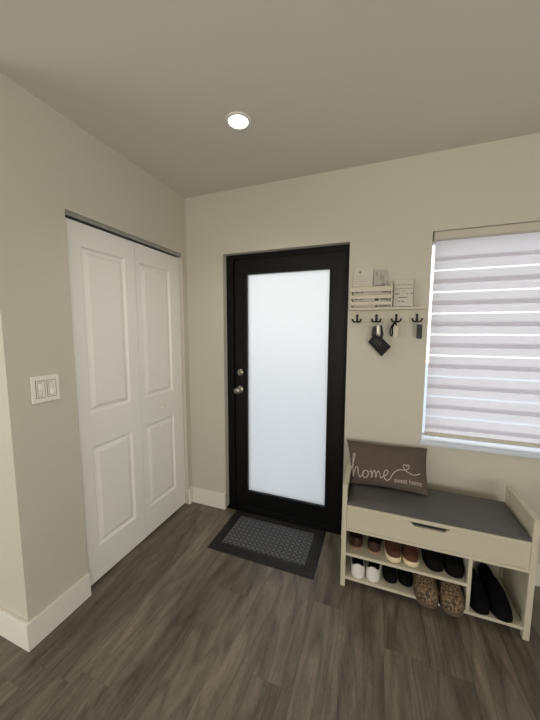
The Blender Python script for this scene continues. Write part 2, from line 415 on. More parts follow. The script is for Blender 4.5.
# entrance door
FY = .056
dr = thing('door_1', 'black entrance door with a tall frosted glass pane', 'door', ((DL + DR) / 2, FY, 0), kind='structure')
SX0, SX1, SZ0, SZ1 = .395, 1.258, .018, 2.042
GX0, GX1, GZ0, GZ1 = .503, 1.146, .158, 1.929
DYF, DYB = .072, .116
bm = B()
for b in ((DL, SX0 - .003, FY, .17, 0, DT), (SX1 + .003, DR, FY, .17, 0, DT), (SX0 - .003, SX1 + .003, FY, .17, SZ1 + .003, DT)): box(bm, *b)
for b in ((SX0 - .003, SX0 + .012, .118, .14, 0, SZ1), (SX1 - .012, SX1 + .003, .118, .14, 0, SZ1)): box(bm, *b)
obj('door_frame', bm, M['black_frame'], dr, label='black door frame')
bm = B()
for b in ((SX0, GX0, DYF, DYB, SZ0, SZ1), (GX1, SX1, DYF, DYB, SZ0, SZ1), (GX0, GX1, DYF, DYB, SZ0, GZ0), (GX0, GX1, DYF, DYB, GZ1, SZ1)): box(bm, *b)
# glazing bead around the pane
for b in ((GX0 - .014, GX0, DYF - .005, DYF + .004, GZ0 - .014, GZ1 + .014), (GX1, GX1 + .014, DYF - .005, DYF + .004, GZ0 - .014, GZ1 + .014), (GX0, GX1, DYF - .005, DYF + .004, GZ0 - .014, GZ0), (GX0, GX1, DYF - .005, DYF + .004, GZ1, GZ1 + .014)): box(bm, *b, bev=.002)
dp = obj('door_panel', bm, M['black_door'], dr, label='black door slab around the glass')
obj('glass_pane', boxes((GX0 - .004, GX1 + .004, .090, .098, GZ0 - .004, GZ1 + .004)), M['frosted'], dr, label='tall frosted white glass pane')
bm = B(); lathe(bm, [(0, .020), (.010, .020), (.011, .014), (.024, .012), (.030, .006), (.031, 0)], (.442, DYF, 1.158), (0, -1, 0), 32)
dbt = obj('deadbolt', bm, M['nickel'], dr, smooth=True, label='round nickel deadbolt')
obj('thumb_turn', boxes((.438, .446, DYF - .036, DYF - .018, 1.144, 1.172), bev=.002), M['nickel'], dbt)
bm = B(); lathe(bm, [(0, .068), (.016, .067), (.025, .060), (.028, .050), (.024, .038), (.013, .030), (.012, .012), (.028, .009), (.033, .004), (.033, 0)], (.436, DYF, 1.015), (0, -1, 0), 32)
obj('door_knob', bm, M['nickel'], dr, smooth=True, label='round nickel door knob')
obj('threshold', boxes((DL, DR, .016, .2, 0, .012), bev=.002), M['black_frame'], dr)

# window
wn = thing('window_1', 'window behind the striped blind', 'window', (WL, .12, WB), kind='structure')
bm = B()
for b in ((WL, WL + .016, .11, .16, WB, WT), (WR - .045, WR, .11, .16, WB, WT), (WL, WR, .11, .16, WT - .045, WT), (WL, WR, .11, .16, WB, WB + .010), (2.62, 2.67, .112, .158, WB, WT)): box(bm, *b, bev=.003)
obj('window_frame', bm, M['alu'], wn, label='white aluminium window frame')
obj('glass_pane', boxes((WL + .012, WR - .04, .133, .137, WB + .04, WT - .04)), M['glass'], wn)
o = obj('trim_1', boxes((WL - .012, WR, -.02, .002, WB - .027, WB), (WL, WR, .0, .115, WB - .027, WB), bev=.004), M['sill'], kind='structure'); tag(o, 'white marble window sill under the blind', 'window sill')

# outside
o = obj('ground_outside', boxes((-6, 9, .2, 14, -.12, -.07)), M['concrete'], kind='structure'); tag(o, 'pale paving outside the entrance', 'ground')
o = obj('added_eave', boxes((-6, 9, .2, 1.0, 2.62, 2.72)), M['stucco'], kind='structure'); tag(o, 'added unseen cream eave that warms the daylight above the window', 'eave')  # unseen eave, added to warm the light on the blind top

# ------------------------------------------------------------------ zebra blind
bl = thing('roller_blind', 'white day-and-night roller blind with alternating bands in the window', 'blind', (WL + .025, .05, WB))
BX0, BX1 = WL + .023, WR - .02
bm = B(); prism(bm, [(.018, WT - .002), (.018, 2.052), (.026, 2.044), (.088, 2.044), (.088, WT - .002)], 'x', BX0 - .012, BX1 + .005)
obj('cassette', bm, M['cassette'], bl, label='pale cassette along the top')
P0, GAP, OVER = .1314, .009, .030
OP = (P0 + OVER - GAP) / 2
ZT, ZB0, Z1 = 2.05, .838, 1.868                                   # Z1: the topmost bright slit
def layer(y, bands):
    """woven bands (material 0) with clear mesh between them (material 1), one continuous sheet"""
    bm = B(); z = ZT; spans = []
    for a, b in bands:
        a, b = min(a, ZT), max(b, ZB0)
        if a - b < 1e-3: continue
        if z - a > 1e-4: spans.append((z, a, 1))
        spans.append((a, b, 0)); z = b
    if z - ZB0 > 1e-4: spans.append((z, ZB0, 1))
    for a, b, mi in spans:
        f = bm.faces.new([bm.verts.new(c) for c in ((BX0, y, a), (BX1, y, a), (BX1, y, b), (BX0, y, b))]); f.material_index = mi
    bmesh.ops.remove_doubles(bm, verts=bm.verts, dist=1e-5)
    return bm
slits = [Z1 - P0 * k for k in range(9)]
fl = obj('front_fabric', layer(.050, [(ZT, 1.925)] + [(z - GAP / 2, z - GAP / 2 - OP) for z in slits]), [M['fabric_band'], M['fabric_sheer']], bl)
bk = obj('rear_fabric', layer(.056, [(z + GAP / 2 + OP, z + GAP / 2) for z in slits]), [M['fabric_band'], M['fabric_sheer']], bl)
bm = B(); box(bm, BX0, BX1, .043, .067, .817, .840, bev=.005); obj('bottom_rail', bm, M['cassette'], bl, label='pale bottom rail of the blind')

# ------------------------------------------------------------------ ceiling light
LX, LY = .787, -.628
ct = thing('recessed_light', 'small round lit downlight recessed in the ceiling', 'ceiling light', (LX, LY, H))
bm = B(); lathe(bm, [(.047, -.001), (.050, -.006), (.062, -.005), (.064, 0)], (LX, LY, H), (0, 0, 1), 40); obj('trim_ring', bm, M['trim'], ct, smooth=True)
bm = B(); lathe(bm, [(0, -.0035), (.047, -.0035), (.047, -.0005)], (LX, LY, H), (0, 0, 1), 40); obj('lamp_lens', bm, M['lens'], ct, smooth=True, label='glowing round lens')

# ------------------------------------------------------------------ light switch
sw = thing('light_switch', 'white double light switch plate beside the closet', 'light switch', (0, -1.134, 1.217))
y0, y1, z0, z1 = -1.196, -1.070, 1.154, 1.280
obj('wall_plate', boxes((0, .0075, y0, y1, z0, z1), bev=.003), M['rocker'], sw)
for k, yc in enumerate((-1.158, -1.108)):
    fr = obj('switch', boxes((.0072, .0095, yc - .0185, yc + .0185, 1.178, 1.256), bev=.0005), M['rocker'], sw)
    obj('switch_shade_outline', boxes((.007, .0079, yc - .0212, yc + .0212, 1.1755, 1.2585)), M['gap_shade'], fr)  # raised grey box painting the shade line around the switch
    obj('slider_slot_shade', boxes((.0094, .0098, yc - .0145, yc + .0055, 1.184, 1.250)), M['gap_shade'], fr)  # grey sheet painting the shade around the slider
    zt = 1.232 if k == 0 else 1.200
    obj('slider', boxes((.0095, .0118, yc - .013, yc + .004, 1.186, 1.248), bev=.0008), M['rocker'], fr)
    obj('rocker_button', boxes((.0115, .0155, yc - .012, yc + .003, zt - .013, zt + .013), bev=.0015), M['toggle'], fr)
    for zz in (1.170, 1.264):
        bm = B(); lathe(bm, [(0, .0018), (.0022, .0016), (.003, 0)], (.0072, yc, zz), (1, 0, 0), 12); obj('screw', bm, M['rocker'], sw, smooth=True)

# ------------------------------------------------------------------ door mat
mx0, mx1, my0, my1 = .428, 1.172, -.437, .010
dm = thing('door_mat', 'dark grey woven door mat with a black ribbed border', 'door mat', ((mx0 + mx1) / 2, (my0 + my1) / 2, 0))
bm = B(); box(bm, mx0, mx1, my0, my1, 0, .007, bev=.003)
fx0, fx1, fy0, fy1 = mx0 + .072, mx1 - .072, my0 + .078, my1 - .062
for k in range(4):                                                # raised ribs of the border
    i = .010 + k * .0145
    for b in ((mx0 + i, mx1 - i, my0 + i, my0 + i + .008), (mx0 + i, mx1 - i, my1 - i - .008, my1 - i), (mx0 + i, mx0 + i + .008, my0 + i + .008, my1 - i - .008), (mx1 - i - .008, mx1 - i, my0 + i + .008, my1 - i - .008)):
        box(bm, *b, .0062, .0092, bev=.001)
obj('border', bm, M['mat_border'], dm, label='black ribbed rubber border')
obj('carpet_field', boxes((fx0, fx1, fy0, fy1, .0055, .0105), bev=.002), M['mat_field'], dm, label='dark grey carpet centre with diagonal weave')

# ------------------------------------------------------------------ shoe bench
bx0, bx1, byf, byb = 1.327, 2.225, -.416, -.090
bn = thing('shoe_bench', 'white storage bench with open shoe compartments below the window', 'bench', ((bx0 + bx1) / 2, (byf + byb) / 2, 0))
PW = .026
for (x0, x1) in ((bx0, bx0 + PW), (bx1 - PW, bx1)):
    for (y0, y1) in ((byf, byf + .030), (byb - .030, byb)):
        obj('leg', boxes((x0, x1, y0, y1, 0, .606), bev=.002), M['bench'], bn)
    obj('armrest', boxes((x0 - .001, x1 + .001, byf - .003, byb + .003, .606, .624), bev=.003), M['bench'], bn)
    obj('side_panel', boxes((x0 + .007, x1 - .007, byf + .029, byb - .029, .05, .607)), M['bench'], bn)
ix0, ix1 = bx0 + PW, bx1 - PW
obj('back_panel', boxes((ix0 - .003, ix1 + .003, byb - .012, byb - .004, .045, .50)), M['bench'], bn)
obj('bottom_panel', boxes((ix0 - .004, ix1 + .004, byf + .004, byb - .012, .046, .063), bev=.001), M['bench'], bn)
obj('shelf', boxes((ix0 - .004, 1.958, byf + .006, byb - .012, .194, .211), bev=.001), M['bench'], bn)
obj('divider', boxes((1.957, 1.974, byf + .005, byb - .012, .063, .349), bev=.001), M['bench'], bn)
obj('inner_board', boxes((ix0 - .004, ix1 + .004, byf + .002, byb - .012, .349, .366), bev=.001), M['bench'], bn)
# tip-up front with a cut-out grip
hx0, hx1 = 1.674, 1.870
bm = B(); prism(bm, [(ix0 + .001, .3675), (ix1 - .001, .3675), (ix1 - .001, .486), (hx1, .486), (hx1 - .028, .462), (hx0 + .028, .462), (hx0, .486), (ix0 + .001, .486)], 'y', byf + .003, byf + .017)
fp = obj('front_panel', bm, M['bench'], bn)
obj('grip_shade', boxes((hx0 - .01, hx1 + .01, byf + .0172, byf + .024, .455, .486)), M['dark_shade'], fp, label='dark sheet painting the shade in the grip cut-out')  # dark sheet paints the shade behind the cut-out
obj('seat_lid', boxes((ix0 + .001, ix1 - .001, byf - .004, byb - .012, .487, .507), bev=.003), M['bench'], bn)

# cushion
def pad(x0, x1, y0, y1, z0, z1):
    bm = B(); nx, ny = 26, 14; rows = []
    for j in range(ny + 1):
        r = []
        for i in range(nx + 1):
            u, v = i / nx, j / ny
            e = min(u, 1 - u) * (x1 - x0), min(v, 1 - v) * (y1 - y0)
            d = min(e); k = 1 - (1 - min(d / .02, 1)) ** 2
            puff = .007 * (math.sin(math.pi * u) * math.sin(math.pi * v)) ** .5
            r.append(bm.verts.new((x0 + (x1 - x0) * u, y0 + (y1 - y0) * v, z1 - .008 * (1 - k) + puff)))
        rows.append(r)
    for j in range(ny):
        for i in range(nx): bm.faces.new((rows[j][i], rows[j][i + 1], rows[j + 1][i + 1], rows[j + 1][i]))
    rim = [rows[0][i] for i in range(nx + 1)] + [rows[j][nx] for j in range(1, ny + 1)] + [rows[ny][i] for i in range(nx - 1, -1, -1)] + [rows[j][0] for j in range(ny - 1, 0, -1)]
    low = [bm.verts.new((v.co.x, v.co.y, z0)) for v in rim]; n = len(rim)
    for i in range(n): bm.faces.new((rim[i], rim[(i + 1) % n], low[(i + 1) % n], low[i]))
    bm.faces.new(low)
    return bm
cz0, cz1 = .5075, .530
cu = thing('bench_cushion', 'dark grey padded seat cushion on the white bench', 'seat cushion', (1.776, -.25, cz0))
obj('cover', pad(ix0 + .004, ix1 - .004, byf + .004, byb - .006, cz0, cz1), M['cushion'], cu, smooth=True)
bm = B(); q = [(ix0 + .005, byf + .005), (ix1 - .005, byf + .005), (ix1 - .005, byb - .007), (ix0 + .005, byb - .007)]
tube(bm, [(*p, cz1 - .008) for p in q], .0022, 6, close=True); obj('piping', bm, M['cushion'], cu, smooth=True)

# pillow
PTL, PTR, PBR, PBL = Vector((1.306, -.040, .752)), Vector((1.800, -.030, .757)), Vector((1.797, -.218, .541)), Vector((1.352, -.219, .539))
PN = (PBR - PBL).cross(PTL - PBL).normalized()
if PN.y > 0: PN = -PN
def pil(s, t, side=1, off=0.0):
    u, v = s * 2 - 1, t * 2 - 1
    u2 = u * (1 - .05 * (1 - v * v)); v2 = v * (1 - .075 * (1 - u * u))
    a, b = (u2 + 1) / 2, (v2 + 1) / 2
    p = PBL.lerp(PBR, a).lerp(PTL.lerp(PTR, a), b)
    th = .052 * ((1 - u ** 4) * (1 - v ** 4)) ** .62
    return p + PN * (th * side + off)
pw = thing('throw_pillow', 'brown-grey lumbar pillow embroidered home sweet home, leaning on the bench', 'pillow', ((PBL + PBR) / 2))
bm = B(); nu, nv = 40, 26
for side in (1, -1):
    g = [[bm.verts.new(pil(i / nu, j / nv, side)) for i in range(nu + 1)] for j in range(nv + 1)]
    for j in range(nv):
        for i in range(nu): bm.faces.new((g[j][i], g[j][i + 1], g[j + 1][i + 1], g[j + 1][i]))
bmesh.ops.remove_doubles(bm, verts=bm.verts, dist=1e-5)
pc = obj('pillow_cover', bm, M['pillow'], pw, smooth=True)
def pst(x, y):
    x, y = 52 + (x - 62) / .96, y + 19                             # allows for the bulge of the cover
    s = (x - 40) / 435; top = 25 + 50 * s; bot = 260 + 65 * s
    return s, (bot - y) / (bot - top)
def stitch(pts, r=.0021):
    bm = B()
    flat = smooth_path([Vector((*pst(*p), 0)) for p in pts], 6)
    tube(bm, [pil(p.x, p.y, 1, .0006) for p in flat], r, 6); return bm
def embro(name, strokes, r, mat):
    bm = B()
    for st in strokes:
        flat = smooth_path([Vector((*pst(*p), 0)) for p in st], 6)
        tube(bm, [pil(p.x, p.y, 1, .0006) for p in flat], r, 6)
    return obj(name, bm, mat, pc, smooth=True)
embro('home_lettering', [
    [(56, 170), (68, 140), (80, 108), (82, 94), (74, 96), (68, 125), (65, 165), (67, 212), (72, 190), (84, 166), (94, 174), (96, 202), (106, 221), (120, 210), (128, 196)],
    [(140, 190), (126, 194), (121, 210), (130, 226), (146, 222), (153, 206), (144, 191), (150, 198), (165, 197)],
    [(168, 190), (171, 206), (172, 228), (176, 206), (187, 193), (193, 206), (194, 229), (198, 208), (209, 196), (216, 210), (219, 230), (228, 228), (238, 222)],
    [(238, 222), (254, 214), (262, 200), (254, 191), (241, 202), (238, 224), (250, 243), (268, 238), (280, 220), (296, 202), (318, 190), (340, 189), (358, 192)],
], .0030, M['thread'])
embro('heart', [[(358, 192), (347, 178), (346, 162), (355, 160), (361, 170), (367, 160), (376, 165), (372, 180), (358, 192), (376, 206), (402, 214), (430, 205)]], .0026, M['thread'])
# small second line of lettering
fc = bpy.data.curves.new('sweet_home_lettering', 'FONT'); fc.body = 'sweet home'; fc.size = 1
fo = bpy.data.objects.new('sweet_home_lettering', fc); COL.objects.link(fo)
bpy.context.view_layer.update()
me = bpy.data.meshes.new_from_object(fo.evaluated_get(bpy.context.evaluated_depsgraph_get()))
bpy.data.objects.remove(fo); bpy.data.curves.remove(fc)
xs = [v.co.x for v in me.vertices]; wx = max(xs) - min(xs)
bm = B(); bm.from_mesh(me); bpy.data.meshes.remove(me)
bmesh.ops.subdivide_edges(bm, edges=bm.edges, cuts=1)
for v in bm.verts:
    px = 292 + (v.co.x - min(xs)) / wx * 142; py = 254 + (px - 292) / 142 * 14 - v.co.y * 36
    v.co = pil(*pst(px, py), 1, .0016)
obj('sweet_home_lettering', bm, M['thread_dim'], pc)

# ------------------------------------------------------------------ shoes
def foot_half_w(t, inner):
    """half width of the sole (share of the width), t = 0 heel .. 1 toe"""
    pts = [(0, .0), (.03, .24), (.10, .37), (.25, .40), (.42, .37 if inner else .42), (.60, .44 if inner else .49), (.75, .50), (.88, .46 if inner else .43), (.95, .37 if inner else .33), (.985, .22), (1, 0)]
    for (a, x), (b, y) in zip(pts, pts[1:]):
        if a <= t <= b:
            k = (t - a) / (b - a); return x + (y - x) * (k if .03 < t < .95 else math.sin(k * math.pi / 2) if t <= .03 else 1 - math.cos((1 - k) * math.pi / 2) * 0 - (1 - k))if False else x + (y - x) * k
    return 0
def outline(L, W, left, n=40, grow=0.0):
    """closed outline; heel at +y, toe at -y"""
    ts = [.5 - .5 * math.cos(math.pi * i / n) for i in range(n + 1)]
    s = 1 if left else -1
    a = [(s * foot_half_w(t, True) * (W + grow) , L * (.5 - t) * (1 + grow / L)) for t in ts]
    b = [(-s * foot_half_w(t, False) * (W + grow), L * (.5 - t) * (1 + grow / L)) for t in ts]
    pts = a + b[-2:0:-1]
    # light smoothing
    for _ in range(3):
        m = len(pts); pts = [((pts[i - 1][0] + 2 * pts[i][0] + pts[(i + 1) % m][0]) / 4, (pts[i - 1][1] + 2 * pts[i][1] + pts[(i + 1) % m][1]) / 4) for i in range(m)]
    return pts
def sole_bm(L, W, left, h, heel=0.0, grow=.004, toe_spring=.006):
    bm = B(); pts = outline(L, W, left, grow=grow); n = len(pts)
    def zoff(y):
        t = .5 - y / L; return toe_spring * max(0, (t - .7) / .3) ** 2
    lv = [(0.0, -.003), (.15, 0), (.85, .0005), (1.0, -.0015)]
    rings = []
    for f, g in lv:
        k = 1 + 2 * g / W
        rings.append([bm.verts.new((x * k, y * (1 + 2 * g / L), h * f + zoff(y) + (heel * max(0, (.35 - (.5 - y / L)) / .35) if f == 1 else 0))) for x, y in pts])
    for a, b in zip(rings, rings[1:]):
        for i in range(n): bm.faces.new((a[i], a[(i + 1) % n], b[(i + 1) % n], b[i]))
    bm.faces.new(rings[0][::-1]); bm.faces.new(rings[-1])
    return bm
def upper_bm(L, W, left, z0, prof, op0, op1, opw, collar, toe_spring=.006, blunt=.55):
    """shell over the sole; opening between t = op0 and op1; prof(t) = crown height over the sole; collar height at the heel"""
    bm = B(); nu, nv = 30, 18; s = 1 if left else -1; g = []
    for i in range(nu + 1):
        t = .5 - .5 * math.cos(math.pi * i / nu)
        wi, wo = foot_half_w(t, True) * W, foot_half_w(t, False) * W
        h = prof(t); zs = z0 + toe_spring * max(0, (t - .7) / .3) ** 2
        row = []
        for j in range(nv + 1):
            a = math.pi * j / nv; c, sn = math.cos(a), math.sin(a)
            e = .72
            cx = math.copysign(abs(c) ** e, c); sz = sn ** e
            x = s * (wi if c >= 0 else wo) * cx
            row.append(bm.verts.new((x, L * (.5 - t), zs + h * sz - .002)))
        g.append(row)
    kill = []
    for i in range(nu):
        for j in range(nv):
            f = bm.faces.new((g[i][j], g[i][j + 1], g[i + 1][j + 1], g[i + 1][j]))
            t = .5 - (sum(v.co.y for v in f.verts) / 4) / L; vv = abs((j + .5) / nv - .5) * 2
            tc, th = (op0 + op1) / 2, (op1 - op0) / 2
            if th > 0 and abs((t - tc) / th) < 1 and vv < opw * math.sqrt(max(0, 1 - abs((t - tc) / th) ** 2.6)): kill.append(f)
    bmesh.ops.delete(bm, geom=kill, context='FACES')
    bmesh.ops.remove_doubles(bm, verts=bm.verts, dist=1e-5)
    return bm
def make_shoe(kind, left):
    K = dict(
        moccasin=dict(name='moccasin', L=.245, W=.093, h=.012, sole='tan_sole', up='brown', ins='brown_in', prof=(.062, .050, .046, .034), op=(.03, .62, .70)),
        loafer=dict(name='slip_on_shoe', L=.255, W=.084, h=.030, sole='cream_sole', up='brown2', ins='brown_in', prof=(.056, .050, .050, .036), op=(.03, .66, .66)),
        trainer=dict(name='sneaker', L=.265, W=.090, h=.026, sole='shoe_black_sole', up='shoe_black', ins='shoe_black_sole', prof=(.064, .062, .064, .042), op=(.03, .5, .60), laces='shoe_black_sole'),
        sneaker=dict(name='sneaker', L=.240, W=.092, h=.026, sole='shoe_white_sole', up='shoe_white', ins='leather_black', prof=(.066, .056, .060, .040), op=(.02, .50, .72), laces='lace_white'),
        flat=dict(name='slip_on_shoe', L=.245, W=.076, h=.018, sole='shoe_black_sole', up='shoe_black', ins='shoe_black_sole', prof=(.058, .054, .054, .040), op=(.03, .58, .66)),
        clog=dict(name='clog', L=.285, W=.109, h=.030, sole='clog_sole', up='leopard', ins='clog_sole', prof=(.050, .066, .082, .062), op=(.05, .47, .74)),
        slipper=dict(name='slipper', L=.295, W=.092, h=.022, sole='shoe_black_sole', up='navy', ins='shoe_black_sole', prof=(.078, .084, .080, .050), op=(.03, .42, .62)),
    )[kind]
    r = bpy.data.objects.new(K['name'], None); COL.objects.link(r); r.empty_display_size = .05
    L, W, h = K['L'], K['W'], K['h']; p = K['prof']
    def prof(t):
        ks = [(0, p[0]), (.3, p[1]), (.58, p[2]), (.82, p[3]), (.93, p[3] * .82), (1, p[3] * .35)]
        for (a, x), (b, y) in zip(ks, ks[1:]):
            if a <= t <= b: k = (t - a) / (b - a); k = k * k * (3 - 2 * k); return x + (y - x) * k
        return p[3] * .35
    obj('sole', sole_bm(L, W, left, h), M[K['sole']], r, smooth=True)
    u = obj('upper', upper_bm(L, W, left, h, prof, K['op'][0], K['op'][1], K['op'][2], 0), M[K['up']], r, smooth=True)
    sd = u.modifiers.new('thickness', 'SOLIDIFY'); sd.thickness = .004; sd.offset = -1
    ss = u.modifiers.new('smooth', 'SUBSURF'); ss.levels = 1; ss.render_levels = 1
    bm = B(); pts = outline(L * .93, W * .84, left); bm.faces.new([bm.verts.new((x, y, h + .004)) for x, y in pts])
    ge = bmesh.ops.extrude_face_region(bm, geom=bm.faces[:]); bmesh.ops.translate(bm, vec=(0, 0, -.003), verts=[v for v in ge['geom'] if isinstance(v, bmesh.types.BMVert)])
    obj('insole', bm, M[K['ins']], r)
    if 'laces' in K:
        bm = B()
        for k in range(5):
            t = K['op'][1] + .02 + k * .052; y = L * (.5 - t); z = h + prof(t) + .0015; w = W * .17
            tube(bm, smooth_path([(-w, y - .004, z - .007), (-w * .5, y, z), (w * .5, y + .001, z), (w, y + .005, z - .007)], 4), .0024, 6)
        t = K['op'][1] + .005; y = L * (.5 - t); z = h + prof(t) + .004
        for sx in (-1, 1):
            tube(bm, smooth_path([(0, y, z), (sx * .016, y - .004, z + .006), (sx * .026, y - .014, z), (sx * .012, y - .010, z + .001), (0, y, z)], 4), .0018, 6)
        obj('laces', bm, M[K['laces']], r, smooth=True)
        bm = B(); t0, t1 = K['op'][1] - .12, K['op'][1] + .06
        pr = [(-.016, L * (.5 - t1), h + prof(t1) - .002), (.016, L * (.5 - t1), h + prof(t1) - .002), (.019, L * (.5 - t0), h + prof(t0) + .008), (-.019, L * (.5 - t0), h + prof(t0) + .008)]
        vs = [bm.verts.new(q) for q in pr] + [bm.verts.new((a, b, c - .004)) for a, b, c in pr]
        bm.faces.new(vs[:4]); bm.faces.new(vs[4:][::-1])
        for i in range(4): bm.faces.new((vs[i], vs[4 + i], vs[4 + (i + 1) % 4], vs[(i + 1) % 4]))
        obj('tongue', bm, M[K['up']], r)
    if kind == 'clog':
        bm = B(); z = h + .052
        tube(bm, smooth_path([(-W * .44, .0, h + .030), (-W * .43, L * .25, z - .012), (-W * .26, L * .45, z + .006), (0, L * .497, z + .010), (W * .26, L * .45, z + .006), (W * .43, L * .25, z - .012), (W * .44, 0, h + .030)], 5), .0075, 8)
        obj('heel_strap', bm, M[K['up']], r, smooth=True)
    if kind in ('moccasin', 'loafer'):
        bm = B(); t = .74; hh = prof(t)
        pa = [Vector((x * W * .33, L * (.5 - (.93 - .30 * abs(x) ** 2.2)), h + prof(.93 - .30 * abs(x) ** 2.2) * (1 - .12 * x * x) + .000)) for x in [-1 + .1 * i for i in range(21)]]
        tube(bm, pa, .0022, 6); obj('apron_seam', bm, M[K['up']], r, smooth=True)
    r.location = (0, 0, 0)
    return r, L
SH = [  # kind, left foot, toe x, toe y, shelf z, yaw, label, group
    ('moccasin', False, 1.405, -.366, .211, 182, 'dark brown moccasin on the upper shelf, against the bench side', 'dark brown moccasins'),
    ('moccasin', True, 1.505, -.369, .211, 178, 'dark brown moccasin on the upper shelf, next to the cream-soled shoes', 'dark brown moccasins'),
    ('loafer', True, 1.612, -.405, .211, 3, 'brown shoe with cream sole, beside the dark brown moccasins', 'cream-soled brown shoes'),
    ('loafer', False, 1.702, -.404, .211, 2, 'brown shoe with cream sole, beside the black upper-shelf shoes', 'cream-soled brown shoes'),
    ('trainer', True, 1.818, -.392, .211, 4, 'black shoe on the upper shelf, beside the cream-soled shoes', 'black shoes on the upper shelf'),
    ('trainer', False, 1.909, -.400, .211, -1, 'black shoe on the upper shelf, against the vertical divider', 'black shoes on the upper shelf'),
    ('sneaker', False, 1.424, -.408, .063, 183, 'white laced sneaker on the bottom shelf, against the bench side', 'white sneakers'),
    ('sneaker', True, 1.504, -.402, .063, 177, 'white laced sneaker on the bottom shelf, beside the black shoes', 'white sneakers'),
    ('flat', True, 1.601, -.382, .063, 2, 'black shoe on the bottom shelf, next to the white sneakers', 'black shoes on the bottom shelf'),
    ('flat', False, 1.685, -.374, .063, 3, 'black shoe on the bottom shelf, next to the speckled clogs', 'black shoes on the bottom shelf'),
    ('clog', True, 1.777, -.474, .063, 0, 'speckled brown clog beside the black bottom-shelf shoes', 'speckled brown clogs'),
    ('clog', False, 1.893, -.480, .063, 0, 'speckled brown clog against the vertical divider', 'speckled brown clogs'),
    ('slipper', True, 2.027, -.418, .063, 2, 'tall black slipper in the end compartment, against the divider', 'black slippers in the end compartment'),
    ('slipper', False, 2.126, -.424, .063, 4, 'tall black slipper in the end compartment, near the bench leg', 'black slippers in the end compartment'),
]
for kind, left, tx, ty, z, yaw, label, grp in SH:
    r, L = make_shoe(kind, left)
    a = math.radians(yaw); r.rotation_euler = (0, 0, a)
    sg = 1 if abs(yaw) < 90 else -1                              # toe outwards, or heel outwards
    r.location = (tx - sg * math.sin(a) * L / 2, ty + sg * math.cos(a) * L / 2, z + .0005)
    tag(r, label, 'shoe', grp)

# ------------------------------------------------------------------ key and mail rack
kr = thing('key_rack', 'white wall rack with a slatted mail basket and four black hooks', 'key rack', (1.522, 0, 1.60))
kx0, kx1 = 1.303, 1.742
obj('back_board', boxes((kx0, kx1, -.014, 0, 1.552, 1.640), bev=.002), M['bench'], kr)
obj('ledge', boxes((kx0 - .003, kx1 + .003, -.078, 0, 1.628, 1.642), bev=.002), M['bench'], kr)
mbx1 = 1.556
bk_ = obj('mail_basket', boxes((kx0, kx0 + .010, -.066, 0, 1.641, 1.782), (mbx1 - .010, mbx1, -.066, 0, 1.641, 1.790), (kx0 + .010, mbx1 - .010, -.008, 0, 1.641, 1.785), bev=.001), M['bench'], kr)
for (za, zb) in ((1.742, 1.772), (1.698, 1.722), (1.658, 1.680)):
    obj('slat', boxes((kx0, mbx1, -.076, -.066, za, zb), bev=.0015), M['bench'], bk_)
for hx in (1.347, 1.467, 1.585, 1.703):
    hz, y = 1.578, -.014
    hk = B()
    lathe(hk, [(0, .004), (.007, .004), (.008, 0)], (hx, y, hz - .006), (0, -1, 0), 16)
    tube(hk, smooth_path([(hx, y - .003, hz + .016), (hx, y - .004, hz), (hx, y - .006, hz - .018), (hx, y - .010, hz - .024)], 4), .0062, 10)
    lathe(hk, [(0, .012), (.007, .010), (.009, .004), (.007, 0)], (hx, y - .000, hz + .016), (0, -1, 0), 16)
    h_ = obj('hook', hk, M['black_iron'], kr, smooth=True)
    for s in (-1, 1):
        pr = B(); tube(pr, smooth_path([(hx, y - .006, hz - .019), (hx + s * .010, y - .016, hz - .025), (hx + s * .022, y - .026, hz - .020), (hx + s * .028, y - .030, hz - .004)], 5), [.0052] * 15 + [.0062], 8)
        obj('prong', pr, M['black_iron'], h_, smooth=True)

# mail in the basket
def sheet(name, quad, th, mat, label, cat, grp=None):
    c = sum((Vector(q) for q in quad), Vector()) / 4
    n = (Vector(quad[1]) - Vector(quad[0])).cross(Vector(quad[3]) - Vector(quad[0])).normalized() * th
    bm = B(); A = [bm.verts.new(q) for q in quad]; Bk = [bm.verts.new(Vector(q) - n) for q in quad]
    bm.faces.new(A); bm.faces.new(Bk[::-1])
    for i in range(4): bm.faces.new((A[i], Bk[i], Bk[(i + 1) % 4], A[(i + 1) % 4]))
    lo = min(quad, key=lambda q: q[2])
    t = thing(name, label, cat, (c.x, c.y, lo[2]), grp); obj('page', bm, mat, t)
    def mark(mname, s0, s1, t0, t1, m, parent=t):
        def P(s, tt): return Vector(quad[0]).lerp(Vector(quad[1]), s).lerp(Vector(quad[3]).lerp(Vector(quad[2]), s), tt) + n.normalized() * .0004
        b = B(); vs = [b.verts.new(P(*q)) for q in ((s0, t0), (s1, t0), (s1, t1), (s0, t1))]; lw = [b.verts.new(v.co - n.normalized() * .0003) for v in vs]
        b.faces.new(vs); b.faces.new(lw[::-1])
        for i in range(4): b.faces.new((vs[i], lw[i], lw[(i + 1) % 4], vs[(i + 1) % 4]))
        return obj(mname, b, m, parent)
    return t, mark
def ticks(mark, rows, mat):
    """rows of short printed strokes, each row one mesh"""
    for (s0, s1, t0, t1) in rows: mark('printed_line', s0, s1, t0, t1, mat)
L1, mk = sheet('letter', [(1.318, -.034, 1.644), (1.437, -.034, 1.644), (1.437, -.018, 1.892), (1.318, -.018, 1.898)], .002, M['paper'], 'white letter with a small dark round mark, standing in the mail basket', 'letter', 'mail in the basket')
mk('round_mark', .28, .38, .895, .935, M['ink']); mk('round_mark', .31, .35, .87, .91, M['ink_light'])
ticks(mk, [(.08, .55, .80, .806), (.08, .7, .74, .746), (.08, .62, .68, .686), (.08, .5, .62, .626)], M['ink_light'])
